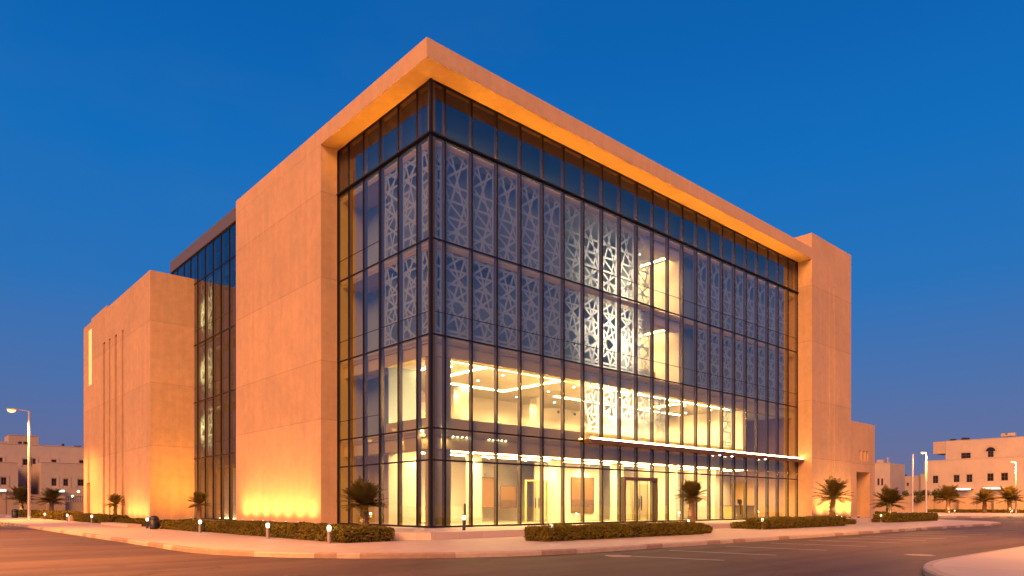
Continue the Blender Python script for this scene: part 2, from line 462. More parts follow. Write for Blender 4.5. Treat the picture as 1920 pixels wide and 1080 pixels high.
# small side block
sb=MB(); hx=[(47.05,50.1,-.02,4.17,2.2),(47.75,48.2,5.2,6.15,.9),(48.6,49.05,5.2,6.15,.9),(49.3,49.75,5.2,6.15,.9)]
recess_box(sb,'-Y',44.37,51.3,-.6,8.,-.3,8.72,hx,.3); sb.build('side_block',M['stone_tower'],B)
dr=MB(); dr.box(47.2,49.95,1.52,1.575,0,4.0); dp=dr.build('service_door',M['bronze'],B); MB().box(48.5,48.56,1.44,1.518,1.0,1.5).build('handle',M['steel'],dp)
st=MB(); st.box(45.5,51.2,-3.1,-2.4,-.002,.10); 
st=MB()
for k in range(3): st.box(45.6,51.0,-2.6+k*.5,-.62,.0+k*.11 if k else .001,.11*(k+1))
# low block at left
lb=MB()
slits=[(38.62,39.24,.0,15.88,.95),(40.87,41.62,.0,15.9,.95),(43.16,43.75,.0,15.95,.95),(45.17,46.0,.0,16.0,.95)]
slot=(50.64,52.06,12.8,18.3,.5); drh=(51.4,52.8,-.02,3.3,.6)
recess_box(lb,'-X',-4.05,3.,30.73,54.3,-.3,18.9,slits+[slot,drh],.45)
lb.build('low_block_wall',M['stone_block'],B)
hb=MB(); hb.box(-3.55,2.,46.9,53.4,18.902,19.75); hb.build('rooftop_upstand',M['stone_block'],B)
so=MB(); so.box(-4.04,-3.56,50.7,52.,12.86,18.24); so.build('light_slot',M['led_slot'],B)
dd=MB(); dd.box(-3.51,-3.47,51.5,52.7,0,3.2); dq=dd.build('side_door',M['bronze'],B); MB().box(-3.57,-3.511,51.6,51.65,1.,1.4).build('handle',M['steel'],dq)

# ---- curtain walls -------------------------------------------------
def cw_frame(mb,side,plane,us,rows,extra=(),depth=.22,thick=None):
    def bx(u0,u1,w0,w1,z0,z1,mi):
        if side=='-Y': mb.box(u0,u1,plane+w0,plane+w1,z0,z1,mi)
        else: mb.box(plane+w0,plane+w1,u0,u1,z0,z1,mi)
    z0,z1=rows[0],rows[-1]
    for i,u in enumerate(us):
        hw=.028
        if thick and i in thick: hw=thick[i]
        bx(u-hw,u+hw,-.055,.01,z0,z1-.001,0)
        bx(u-.022,u+.022,.012,depth,z0+.03,z1-.03,1)
    for z in rows:
        a=max(z-.038,z0); c=min(z+.038,z1-.003)
        if z==rows[0]: a,c=z0+.002,z0+.09
        if z==rows[-1]: a,c=z1-.10,z1-.003
        bx(us[0]-.03,us[-1]+.03,-.045,.0085,a,c,0)
    for (u0,u1,z) in extra:
        bx(u0,u1,-.02,.007,z-.014,z+.014,0)
ex=[(0,XE,10.2),(10.62,XE,14.74)]
f1=MB(); cw_frame(f1,'-Y',0,MX,ROWS,ex,thick={0:.02}); f1.build('curtain_wall_frame',[M['mullion'],M['fin']],B)
f2=MB(); cw_frame(f2,'-X',0,MYL,ROWS,[(4.5,8.88,5.75),(4.5,8.88,10.2),(4.5,8.88,14.74),(0,4.4,10.2)],thick={3:.075,0:.02}); f2.build('curtain_wall_frame',[M['mullion'],M['fin']],B)
f3=MB(); f3.box(-.075,.05,-.075,.05,.0,ROOF_B-.004); f3.build('corner_post',M['mullion'],B)
XR=-.85
MYR=[21.45,23.2,24.85,26.5,28.2,29.9,31.55,33.2,34.9,36.5]
RR=[0.,4.71,9.12,13.62,18.45,20.78]
f4=MB(); cw_frame(f4,'-X',XR,MYR,RR,[(21.5,30.7,5.75),(21.5,30.7,10.2),(21.5,30.7,14.74)]); f4.build('curtain_wall_frame',[M['mullion'],M['fin']],B)
pp=MB(); pp.box(-.98,.3,21.41,36.61,20.782,21.7); pp.build('dark_parapet',M['parapet'],B)
bk=MB(); bk.box(.2,.3,30.,36.6,18.,20.77); bk.build('spandrel_panel',M['spandrel'],B)

panes=[]     # (nearness, mesh box)
PR=[0.,4.71,9.12,13.62,18.45,ROOF_B]
for i in range(len(MX)-1):
    for j in range(5): panes.append(('Y',MX[i]+.03,MX[i+1]-.03,PR[j]+.05,PR[j+1]-.05))
for i in range(len(MYL)-1):
    for j in range(5): panes.append(('X',MYL[i]+.03,MYL[i+1]-.03,PR[j]+.05,PR[j+1]-.05))
rear=[]
for i in range(len(MYR)-1):
    for j in range(5):
        rear.append(('R',MYR[i]+.03,MYR[i+1]-.03,RR[j]+.05,RR[j+1]-.05))
def pane_mb(mb,p):
    k,a,c,z0,z1=p
    if k=='Y': mb.box(a,c,-.012,.004,z0,z1)
    elif k=='X': mb.box(-.012,.004,a,c,z0,z1)
    else: mb.box(XR-.012,XR+.004,a,c,z0,z1)
def pdist(p):
    k,a,c,z0,z1=p; m_=(a+c)/2
    x,y=(m_,0) if k=='Y' else (0,m_) if k=='X' else (XR,m_)
    return math.hypot(x-CAM[0],y-CAM[1])
panes=sorted(panes,key=pdist)
for p in panes[:100]:
    mb=MB(); pane_mb(mb,p); mb.build('glass_pane',M['glass'],B)
mb=MB()
for p in panes[100:]: pane_mb(mb,p)
nf=len(mb.f)
for p in rear: pane_mb(mb,p)
mb.m=[0]*nf+[1]*(len(mb.f)-nf)
o=mb.build('glass_pane',[M['glass'],M['glass_rear']],B); o['kind']='stuff'

# ---- inside --------------------------------------------------------
YB=9.6          # back wall of the front rooms
def inner_box(name,m,*boxes):
    mb=MB()
    for q in boxes: mb.box(*q)
    return mb.build(name,m,B)
# floors
inner_box('lobby_floor',M['floor_in'],(.06,36.6,.06,YB,-.2,.0))
for z,lit in ((4.71,1),(9.12,0),(13.62,0),(18.45,0)):
    inner_box('floor_slab',M['bulk'],(.24,36.6,.24,YB,z-.30,z-.001))
# perimeter bulkheads (plaster drop behind the glass heads)
for z,dz in ((4.71,.93),(9.12,.90)):
    inner_box('bulkhead',M['bulk'],(.30,36.5,.30,.95,z-dz,z-.302),(.30,.95,.952,8.8,z-dz,z-.302))
inner_box('lobby_ceiling',M['ceil'],(.955,36.5,.955,YB,3.98,4.40))
inner_box('upper_ceiling',M['ceil'],(.955,36.5,.955,YB,8.32,8.80))
# spandrel shadow boxes of the top band and roof band
inner_box('spandrel_panel',M['spandrel'],(.32,36.6,.32,.40,18.46,21.0),(.32,.40,.402,8.85,18.46,21.0))
# back walls
inner_box('lobby_wall',M['plaster'],(2.4,36.6,YB,YB+.1,0,4.7),(2.5,4.4,8.2,YB-.01,0,3.97))
inner_box('upper_wall',M['plaster'],(2.4,29.2,YB,YB+.1,4.72,9.1),(29.1,29.2,.6,YB-.01,4.72,8.31))
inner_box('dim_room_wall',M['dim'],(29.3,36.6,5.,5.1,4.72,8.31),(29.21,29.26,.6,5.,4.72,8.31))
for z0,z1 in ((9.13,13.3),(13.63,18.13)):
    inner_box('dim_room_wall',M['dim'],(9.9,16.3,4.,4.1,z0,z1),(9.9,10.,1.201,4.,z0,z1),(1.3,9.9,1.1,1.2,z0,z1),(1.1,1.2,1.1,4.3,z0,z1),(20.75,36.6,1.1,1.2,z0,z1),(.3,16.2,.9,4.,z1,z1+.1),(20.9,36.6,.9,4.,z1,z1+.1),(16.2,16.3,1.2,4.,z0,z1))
    # the two lit rooms in the middle
    inner_box('room_wall',M['plaster'],(16.31,20.7,6.,6.1,z0,z1-.4),(16.301,16.36,.45,6.,z0,z1-.4),(20.62,20.74,.45,6.,z0,z1-.4))
    inner_box('room_ceiling',M['ceil'],(16.3,20.74,1.0,6.,z1-.4,z1-.05)); inner_box('bulkhead',M['ceil'],(16.37,20.61,.42,.99,z1-.55,z1-.0))
    inner_box('room_floor',M['floor_in'],(16.37,20.61,.45,5.99,z0-.005,z0+.02))
    inner_box('strip_light',M['led_room'],(20.05,20.12,.95+.1,4.2,z1-.44,z1-.41))
    inner_box('strip_light',M['led_room'],(17.6,20.0,4.21,4.28,z1-.44,z1-.41))
    inner_box('low_cabinet',M['bulk'],(18.6,20.4,2.2,2.6,z0+.021,z0+1.1))
# partition box added to keep the left facade bays beside the pier dark
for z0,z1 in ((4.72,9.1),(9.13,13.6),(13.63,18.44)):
    inner_box('partition_wall',M['dim'],(.5,2.4,4.46,4.56,z0,z1-.31),(1.8,1.9,4.57,8.9,z0,z1-.31))
inner_box('partition_wall',M['plaster'],(.5,2.4,4.46,4.56,0,3.97),(2.3,2.4,4.57,8.9,0,3.97))
inner_box('stair_wall',M['bulk'],(.10,2.4,8.86,8.97,0,18.4))
# corner column and lobby columns
def column(x,y,w,z0,z1,m='plaster'):
    mb=MB(); mb.box(x-w,x+w,y-w,y+w,z0,z1); mb.box(x-w-.03,x+w+.03,y-w-.03,y+w+.03,z0,z0+.14); return mb.build('column',M[m],B)
for z0,z1 in ((0,3.77),(4.72,8.2)):
    mb=MB(); mb.box(.38,1.45,.38,1.0,z0,z1); mb.build('column',M['bulk'],B)
for x in (6.3,13.1,19.2,25.8,31.6): column(x,4.6,.33,0,3.97)
for x in (7.2,13.6,19.8,26.1): column(x,6.9,.33,4.72,8.31)
# upstand with LED cove at the first floor edge
inner_box('upstand',M['bulk'],(.30,28.9,.30,.40,4.72,5.28),(.30,.40,.401,4.40,4.72,5.28))
inner_box('cove_light',M['led_cove'],(.9,28.9,.44,.52,5.12,5.16))
inner_box('cove_light',M['led_cove'],(.44,.52,.9,4.3,5.12,5.16))
# LED lines, first floor
for q in ((1.6,10.4,1.10,1.17),(6.0,10.1,6.35,6.42),(13.,16.8,1.4,1.47),(17.2,28.6,1.30,1.37),(14.,28.6,5.6,5.67)):
    inner_box('strip_light',M['led'],(*q,8.27,8.30))
for q in ((4.36,4.43,1.24,6.3),(10.1,10.17,1.24,6.5),(23.,23.07,1.5,5.5),(2.2,2.27,1.6,4.3)):
    inner_box('strip_light',M['led'],(*q,8.265,8.295))
# LED bands in the lobby
for y,wd in ((1.35,.16),(2.9,.16),(5.0,.14)):
    inner_box('strip_light',M['led_hi'],(1.7,30.5,y,y+wd,3.92,3.97))
inner_box('strip_light',M['led_hi'],(1.2,1.34,1.6,4.2,3.92,3.97)); inner_box('strip_light',M['led_hi'],(33.,33.1,1.6,6.,3.92,3.97))
# rows of small downlights under the bulkheads near the corner
for x0 in (1.3,3.6):
    for k in range(5):
        d_=MB(); d_.lathe([(.035,0),(.035,.02)],(x0+.28*k+.2,.26,4.40),8); d_.build('downlight',M['dot'],B)
for k in range(1):  # downlights added in the glazing gap to brighten the corner column
    x=.9 if k==0 else 1.64*2*k+.2
    d_=MB(); d_.lathe([(.05,0),(.05,.03)],(x,.17,4.63),10); do=d_.build('downlight',M['dot'],B)
    lamp('lamp_beam','SPOT',(x,.17,4.60),(1,.62,.30),150 if k==0 else 90,do,(0,0,0),.04,120,1.)
for y in (1.0,2.8):
    d_=MB(); d_.lathe([(.05,0),(.05,.03)],(.17,y,4.63),10); do=d_.build('downlight',M['dot'],B)
    lamp('lamp_beam','SPOT',(.17,y,4.60),(1,.62,.30),120,do,(0,0,0),.04,120,1.)
def ceiling_spots(xs,ys,z,power,color=(1,.66,.25)):
    for x in xs:
        for y in ys:
            d_=MB(); d_.lathe([(.045,0),(.06,.012),(.06,.03)],(x,y,z),10); do=d_.build('downlight',M['dot'],B)
            lamp('lamp_beam','SPOT',(x,y,z-.05),color,power,do,(0,0,0),.05,150,.6)
ceiling_spots([2.6+3.1*k for k in range(9)],(2.1,4.0,6.2),3.95,640)
ceiling_spots((3.0,6.6,12.4,16.,20.,24.2,27.6),(2.4,4.6,7.6),8.29,750)
ceiling_spots((18.2,),(1.9,3.4),12.88,800); ceiling_spots((18.2,),(1.9,3.4),17.7,800)
ceiling_spots((31.,34.),(2.2,4.4),3.95,800)
# lobby fittings
def dbl_door(x0,x1,y,h,handle=True):
    mb=MB(); mb.box(x0-.08,x0,y-.06,y+.06,0,h+.08); mb.box(x1,x1+.08,y-.06,y+.06,0,h+.08); mb.box(x0,x1,y-.06,y+.06,h,h+.08); xm=(x0+x1)/2; mb.box(xm-.03,xm+.03,y-.04,y+.04,0,h)
    d=mb.build('interior_door',M['bulk'],B)
    MB().box(x0,x1,y-.012,y+.012,.02,h-.002).build('door_glass',M['door_glass'],d)
    for q in (-.16,.12): MB().box(xm+q,xm+q+.04,y-.12,y-.061,.85,1.55).build('handle',M['steel'],d)
dbl_door(11.2,13.0,5.4,2.6); dbl_door(21.2,23.1,4.9,2.6); dbl_door(27.2,29.0,4.6,2.6)
inner_box('lobby_wall',M['plaster'],(13.5,20.5,7.0,7.1,0,3.97),(23.4,23.5,2.6,YB-.01,0,3.97),(29.5,29.6,3.2,YB-.01,0,3.97),(29.61,36.5,6.,6.1,0,3.97))
# entrance portal
pt_=MB(); X0,X1=14.25,17.42
pt_.box(X0-.06,X0+.02,-.14,.30,0,2.80); pt_.box(X1-.02,X1+.06,-.14,.30,0,2.80)
ed=pt_.build('entrance_portal',M['fin'],B)
hd_=MB(); hd_.box(X0+.021,X1-.021,-.15,.30,2.60,2.79); hd_.build('door_header',M['bronze'],ed)
lf=MB()
for k in range(5): lf.box(X0+.05+k*.77,X0+.068+k*.77,.02,.05,.1,2.595)
lf.build('door_leaf',M['fin'],ed)
for x in (15.45,15.80): MB().box(x-.025,x+.025,-.15,-.10,.75,1.65).build('handle',M['steel'],ed)
for x,z0_,z1_ in ((1.95,.15,1.15),(21.6,.4,1.3),(27.6,.4,1.4)): MB().box(x-.04,x+.04,-.12,-.07,z0_,z1_).build('handle',M['steel'],B)  # dark upright bars on fixed glass, no door leaf at them
# things hung on the lobby walls
def wall_art(name,label,cat,px0,px1,Y,py0,py1,mats,grid=None):
    (u0,d0),(u1,d1)=onY(px0,Y),onY(px1,Y); z1=zat(py0,(d0+d1)/2); z0=zat(py1,(d0+d1)/2)
    t_=thing(name,label,cat,((u0+u1)/2,Y,z0)); w=(u1-u0)/2; h=z1-z0
    MB().box(-w,w,-.05,-.003,0,h).build('board',M[mats[0]],t_)
    if len(mats)>1: MB().box(-w+.02,w-.02,-.065,-.051,.02,h*.38).build('lower_panel',M[mats[1]],t_)
    fr=MB(); fr.box(-w-.04,-w,-.07,-.003,0,h); fr.box(w,w+.04,-.07,-.003,0,h); fr.box(-w-.04,w+.04,-.07,-.003,h,h+.04); fr.build('frame',M['bronze'],t_)
wall_art('wall_panel','tall honey brown panel on the lobby wall left of the entrance','wall panel',1071,1112,6.97,896,962,('brown','art'))
wall_art('wall_picture','left tan picture on the lobby wall near the glass corner','picture',903,925,8.17,896,952,('brown',))
wall_art('wall_picture','right darker cityscape toned picture on the lobby wall near the glass corner','picture',938,967,8.17,912,953,('brown','art'))
t_=thing('reception_desk','long reception desk in the dim right end of the lobby','desk',(32.2,2.6,0))
mb=MB(); mb.box(-1.7,1.7,-.3,.3,0,1.0); mb.build('counter',M['bulk'],t_); MB().box(-1.8,1.8,-.4,.4,1.001,1.06).build('worktop',M['bronze'],t_)
MB().box(-.3,.3,.0,.03,1.2,1.55).build('screen',M['black'],t_); MB().box(-.04,.04,.0,.05,1.061,1.199).build('screen_stand',M['black'],t_)
# canopy with its LED edge
cn=MB(); cn.box(10.6,XE-.01,-.55,-.06,4.60,4.84); co=cn.build('canopy',M['bronze'],B)
ce=MB(); ce.box(10.75,XE-.03,-.50,-.38,4.842,4.93); ce.build('light_strip',M['led_canopy'],co)
for k in (0,1,4):
    MB().lathe([(.06,0),(.06,.03)],(24.5+k*1.6,-.28,4.565),10).build('downlight',M['dot'],co)
# LED grazing the soffit
sl=MB(); sl.box(.4,35.3,-.12,-.075,18.496,18.51); sl.box(-.12,-.075,.4,7.5,18.496,18.51); sl.build('soffit_light',M['led_soffit'],B)
lip=MB(); lip.box(-.15,36.69,-.15,-.0555,18.47,18.494); lip.box(-.15,36.69,-.15,-.135,18.4945,18.54); lip.box(-.15,-.0555,-.0554,8.88,18.47,18.494); lip.box(-.15,-.135,-.1345,8.88,18.4945,18.54); lip.build('soffit_light_ledge',M['mullion'],B)
# rear glazing interior
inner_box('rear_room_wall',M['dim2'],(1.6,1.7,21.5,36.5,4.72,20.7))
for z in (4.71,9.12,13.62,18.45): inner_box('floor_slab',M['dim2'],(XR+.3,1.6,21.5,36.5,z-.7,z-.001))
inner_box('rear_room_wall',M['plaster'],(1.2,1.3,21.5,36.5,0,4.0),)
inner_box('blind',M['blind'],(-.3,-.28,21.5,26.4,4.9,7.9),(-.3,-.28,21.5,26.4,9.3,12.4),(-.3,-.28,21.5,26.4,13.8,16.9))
inner_box('strip_light',M['led_soft'],(.95,1.0,22.,30.4,.03,.07))  # hidden glowing strip added at floor level to light the rear ground-floor wall
for z in (6.9,11.3,15.8):
    fx=MB(); fx.lathe([(.06,0),(.09,.16)],(1.42,30.62,z-.20),10); fo=fx.build('floodlight',M['steel'],B)
    lamp('lamp_beam','SPOT',(1.4,30.6,z),(1,.60,.16),8000,fo,aim((1.4,30.6,z),(XR+.2,28.7,z)),.05,66,.8)

# ---- lattice screens ----------------------------------------------
def lattice_mesh(wd,ht,seed):
    rnd=random.Random(seed); mb=MB(); hw=.058
    lines=[]
    sp=.74
    for fam in range(5):
        a=PI*fam/5+PI/10; n=Vector((math.cos(a),math.sin(a)))
        off=rnd.random()*sp
        k0=-int(8/sp)
        for k in range(k0,-k0+1):
            lines.append((fam,n,off+k*sp+rnd.uniform(-.07,.07)))
    def clip(p,d):
        t0,t1=-99,99
        for q,e,lo,hi in ((p.x,d.x,.05,wd-.05),(p.y,d.y,.05,ht-.05)):
            if abs(e)<1e-6:
                if q<lo or q>hi: return None
                continue
            a,b=(lo-q)/e,(hi-q)/e
            if a>b: a,b=b,a
            t0=max(t0,a); t1=min(t1,b)
        return (t0,t1) if t1-t0>.05 else None
    ctr=Vector((wd/2,ht/2))
    for fam,n,o in lines:
        d=Vector((-n.y,n.x)); p=ctr*0+n*o
        tt=clip(p,d)
        if not tt: continue
        # break at crossings, drop a share of the pieces
        ts=[tt[0],tt[1]]
        for f2,n2,o2 in lines:
            if f2==fam: continue
            den=d.dot(n2)
            if abs(den)<1e-6: continue
            t=(o2-p.dot(n2))/den
            if tt[0]<t<tt[1]: ts.append(t)
        ts.sort()
        j=0; keep=[]
        while j<len(ts)-1:
            st=rnd.choice((3,4,5,6)); e=min(j+st,len(ts)-1)
            if rnd.random()<.84: keep.append((ts[j],ts[e]))
            j=e
            
        y0=.003*fam; 
        for a,b in keep:
            if b-a<.04: continue
            A=p+d*a; Bq=p+d*b; s=n*hw
            P=[A-s,Bq-s,Bq+s,A+s]
            for q in P: q.x=min(max(q.x,.03),wd-.03); q.y=min(max(q.y,.03),ht-.03)
            mb.add([(q.x,y0,q.y) for q in P],[[0,1,2,3]])
    for q in ((0,.09,0,ht),(wd-.09,wd,0,ht),(.09,wd-.09,0,.09),(.09,wd-.09,ht-.09,ht)):
        mb.quad((q[0],-.003,q[2]),(q[1],-.003,q[2]),(q[1],-.003,q[3]),(q[0],-.003,q[3]))
    return mb.mesh('lattice_screen',M['lattice'])
LAT={}
def lattice(side,u0,u1,z0,z1,seed,plane=.27):
    wd=round(u1-u0,2); ht=round(z1-z0,2); key=(wd,ht,seed)
    if key not in LAT: LAT[key]=lattice_mesh(wd,ht,seed)
    if side=='Y': return link('lattice_screen',LAT[key],B,(u0,plane,z0),(0,0,0))
    return link('lattice_screen',LAT[key],B,(plane,u1,z0),(0,0,-PI/2))
for i in range(len(MX)-1):
    u0,u1=MX[i]+.012,MX[i+1]-.012
    if u1<17.5 or u0>21.9 and i<22:
        lattice('Y',u0,u1,13.75,18.2,11); lattice('Y',u0,u1,9.25,13.40,12)
    if 9<u0<17.4 or i==16: lattice('Y',u0,u1,5.35,9.0,13)
for i in range(3):
    u0,u1=MYL[i]+.012,MYL[i+1]-.012
    lattice('X',u0,u1,13.75,18.2,21); lattice('X',u0,u1,9.25,13.40,22)
for z0,z1 in ((4.9,9.0),(9.25,13.4),(13.75,18.3)):
    for i in (3,4): lattice('X',MYR[i]+.06,MYR[i+1]-.06,z0,z1,31,XR+.2)

# lamps inside that throw light on the lattice bays beside the lit rooms
for z,pw in ((11.3,3600),(14.9,2100),(6.9,4200)):
    for x in (12.3,13.8,15.2):
        lo=(x,3.5,z)
        fx=MB(); fx.lathe([(.06,0),(.09,.16)],(x,3.62,z-.08),10); fo=fx.build('floodlight',M['steel'],B)
        lamp('lamp_beam','SPOT',lo,(1,.70,.42),pw,fo,aim(lo,(x,.27,z-.2)),.05,96,1.)

# ------------------------------------------------------------------ uplights at the stone walls
def uplight(loc,to,power,label,spread=70,color=(1,.50,.13),group='ground uplights washing the stone walls'):
    t_=thing('uplight',label,'uplight',loc,0,group)
    MB().lathe([(.07,0),(.09,.02),(.09,.12),(.06,.14)],(0,0,0),12).build('housing',M['steel'],t_)
    MB().lathe([(.055,.142),(.055,.15)],(0,0,0),12).build('lens',M['bulb'],t_)
    lo=Vector((0,0,.2)); lamp('lamp_beam','SPOT',lo,color,power*1.0,t_,aim(Vector(loc)+lo,(to[0],to[1],to[2]*2.6)),.05,165,1.)
for k,y in enumerate((9.9,11.5,13.1,14.7,16.3,17.9,19.5)):
    uplight((-1.95,y,-.0),(-1.08,y,2.2),430,'small uplight at the foot of the broad stone wall left of the glass corner',110)
for k,y in enumerate((31.8,33.4,35.,36.6,40.1,42.3,44.4,47.,48.6,50.2)):
    uplight((-4.9,y,-.25),(-4.05,y,2.4),290 if y<37 else 130,'small uplight at the foot of the slit wall of the low block',110)
for k,x in enumerate((38.2,40.2,42.,43.8)):
    uplight((x,-2.05,-.0),(x,-1.2,2.2),560,'small uplight at the foot of the right stone tower',110)
uplight((-2.2,27.2,0),(-1.5,30.73,5.),1900,'uplight beside the rear glazing aimed at the short return wall of the low block',120,(1,.40,.03))

# ------------------------------------------------------------------ bollards
def make_bollard(name,dark,label,group):
    t_=thing(name,label,'bollard light',(0,0,0),0,group)
    mb=MB(); mb.lathe([(.085,0),(.085,.01),(.07,.02),(.07,.44)],(0,0,0),16); mb.build('post',M['bollard_dk' if dark else 'bollard'],t_)
    MB().lathe([(.060,.441),(.072,.49),(.078,.55),(.072,.61),(.06,.632)],(0,0,0),16).build('lamp_globe',M['bulb'],t_,True)
    MB().lathe([(.07,.633),(.09,.640),(.085,.67),(.03,.685)],(0,0,0),16).build('cap',M['bollard_dk'],t_,True)
    lamp('lamp_beam','POINT',(0,0,.78),(1,.78,.5),9,t_,size=.08)
    return t_
b0=make_bollard('bollard_light',False,'x','lit bollards along the pavement'); b1=make_bollard('bollard_light',True,'x','lit bollards along the pavement')
kids(B)
bl=[(84,None,-7.6,0,'far left lit bollard beside the small dark bin on the left pavement'),
(126,None,-7.6,0,'lit bollard in the left planting nearest a broken end of the far hedge'),
(172,None,-7.3,0,'lit bollard in front of the low block wall with vertical slits'),
(276,None,-7.5,1,'dark lit bollard standing right next to the black litter bin'),
(375,None,-7.35,0,'lit bollard at the gap between the two left hedges, below the thin palm'),
(502,None,-7.35,0,'lit bollard in front of the long left hedge below the glowing stone wall'),
(617,None,-7.2,0,'nearest lit bollard at the left hedge, just left of the bushy corner palm')]
def place_bollard(xy,z,dark,label,first=[1,1]):
    src=b1 if dark else b0
    if first[dark]: first[dark]=0; src.location=(xy[0],xy[1],z); src['label']=label
    else: copy_tree(src,(xy[0],xy[1],z),0,label)
for px,_,X,dk,lab in bl: place_bollard((X,onX(px,X)[0]),ZS,dk,lab)
for (px,d,z,dk,lab) in [(870,29.7,0,1,'dark lit bollard standing on the plinth just right of the glass corner'),
 (1034,26.4,ZS,1,'lit bollard in front of the near end of the hedge below the glass front'),
 (1430,39.2,ZS,0,'lit bollard at the left end of the hedge below the right end of the canopy'),
 (1579,47.5,ZS,0,'lit bollard at the right end of the hedge below the stone tower palm'),
 (1652,55.5,ZS,0,'lit bollard at the left end of the hedge beyond the small side block'),
 (1722,68.,ZS,0,'lit bollard peeping over the right end of the last hedge of the corner'),
 (1790,112.,ZS,0,'far lit bollard across the side street below the palm nearest the twin poles'),
 (1898,112.,ZS,0,'far right lit bollard across the side street under the rightmost street lamp')]:
    place_bollard(at_d(px,d),z,dk,lab)

# ------------------------------------------------------------------ litter bins
def bin_(xy,s,label):
    t_=thing('litter_bin',label,'litter bin',(xy[0],xy[1],ZS),0,'litter bins'); t_.scale=(s,s,s)
    MB().lathe([(.20,0),(.24,.03),(.25,.10),(.25,.52),(.23,.54)],(0,0,0),20).build('body',M['black'],t_,True)
    MB().lathe([(.26,.541),(.265,.57),(.24,.66),(.17,.74),(.06,.775)],(0,0,0),20).build('lid',M['black'],t_,True)
    f=MB(); f.box(-.255,-.235,-.10,.10,.56,.62); f.build('opening',M['steel'],t_)
bin_((-7.55,onX(289,-7.55)[0]),1.,'black domed litter bin beside the dark bollard at the left hedge end')
bin_((-8.3,onX(28,-8.3)[0]),1.25,'dark litter bin far left at the start of the far hedge')

# ------------------------------------------------------------------ hedges
def hedge(x0,x1,y0,y1,h,label,n,seed,z=ZS,ls=.055,taper=0):
    rnd=random.Random(seed)
    t_=thing('hedge',label,'hedge',((x0+x1)/2,(y0+y1)/2,z),0,'clipped hedges round the building')
    cx,cy=(x0+x1)/2,(y0+y1)/2
    core=MB(); core.box(x0-cx+.12,x1-cx-.12,y0-cy+.12,y1-cy-.12,0,h-.12); core.build('dark_core',M['leaf_core'],t_)  # one solid dark box fills the hedge behind the leaves
    mb=MB(); L_=x1-x0; W=y1-y0
    areas=[L_*W,L_*h,L_*h,W*h,W*h]; tot=sum(areas)
    for i in range(n):
        r=rnd.random()*tot; k=0
        while r>areas[k]: r-=areas[k]; k+=1
        a,b_=rnd.random(),rnd.random()
        if k==0: p=Vector((x0+a*L_,y0+b_*W,h)); nn=Vector((0,0,1))
        elif k==1: p=Vector((x0+a*L_,y0,b_*h)); nn=Vector((0,-1,0))
        elif k==2: p=Vector((x0+a*L_,y1,b_*h)); nn=Vector((0,1,0))
        elif k==3: p=Vector((x0,y0+a*W,b_*h)); nn=Vector((-1,0,0))
        else: p=Vector((x1,y0+a*W,b_*h)); nn=Vector((1,0,0))
        q=Vector((p.x*1.1,p.y*1.1,p.z*1.4))
        lump=mnoise.noise(q)*.5+mnoise.noise(q*2.7)*.3
        # clumps: each shrub bulges about every 1.1 m
        al=(p.x if L_>W else p.y); lump+= .35*abs(math.sin(al*PI/1.15+seed))-.25
        p=p+nn*(lump*.16-rnd.random()**2*.14)
        # round the top edge
        e=min(p.x-x0,x1-p.x,p.y-y0,y1-p.y)
        if p.z>h*.7 and e<.18: p.z-=(.18-e)*.5*rnd.random()
        if k and p.z<.12: p=p-nn*.05
        u=Vector((rnd.gauss(0,1),rnd.gauss(0,1),rnd.gauss(0,.8))).normalized(); w_=u.cross(nn+Vector((rnd.uniform(-.6,.6),rnd.uniform(-.6,.6),rnd.uniform(-.6,.6))))
        if w_.length<1e-3: continue
        w_.normalize(); s=ls*rnd.uniform(.6,1.35); p=p-Vector((cx,cy,0)); p.z=max(p.z,.01)
        mb.add([p-u*s,p+w_*s*.42,p+u*s,p-w_*s*.42],[[0,1,2,3]])
    mb.build('leaves',M['leaf'],t_)
ya,yb=onX(297,-7.2)[0],onX(371,-7.2)[0]
hedge(-7.2,-5.6,yb+.15,ya,.53,'hedge between the black litter bin and the thin palm on the left',9000,1)
hedge(-6.9,-4.7,-4.3,yb-.25,.55,'longest left hedge in front of the glowing stone wall, ending at the corner palm',30000,2)
y2,y3=onX(270,-6.6)[0],onX(215,-6.6)[0]
hedge(-6.6,-5.4,y2,y3,.42,'low hedge behind a paved edge left of the black litter bin',5000,3,ls=.07)
y4=onX(132,-6.9)[0]
hedge(-6.9,-5.5,y3+.3,y4,.62,'hedge in front of the low block wall with slits',9000,4,ls=.08)
y5,y6=onX(118,-7.)[0],onX(22,-7.)[0]
hedge(-7.0,-5.4,y5,min(y6,100),.75,'far left hedge behind the tall street lamp',8000,5,ls=.13)
hedge(-.85,9.6,-8.5,-7.3,.56,'long hedge below the glass front left of the entrance walk',26000,6)
hedge(9.7,11.,-8.1,-7.3,.36,'short low clump at the right tip of the hedge before the entrance walk',2500,7)
hedge(17.6,28.6,-7.3,-6.1,.63,'hedge below the stone tower with the leaning palm',16000,8,ls=.065)
hedge(17.9,21.6,-5.9,-5.0,.36,'low shrub strip left of the lit bollard below the canopy end',3500,9,ls=.06)
hedge(30.6,33.6,-5.9,-5.1,.36,'small low shrub strip right of the bollard below the tower',2200,10,ls=.07)
hedge(39.9,51.2,-6.,-4.7,.66,'last hedge of the corner, beyond the small side block',9000,11,ls=.09)
hedge(52.8,57.,-.6,.8,.7,'dark hedge at the foot of the small side block behind the lit palm',3500,12,ls=.1)
mb=MB(); mb.box(-7.6,-6.8,y2-.2,y3-.6,ZS+.003,ZS+.16); tag(mb.build('planter_edge',M['plinth']),'low paved planter edge on the left pavement before the low hedge','planter edge')
mb=MB(); yr=onX(132,-7.0)[0]
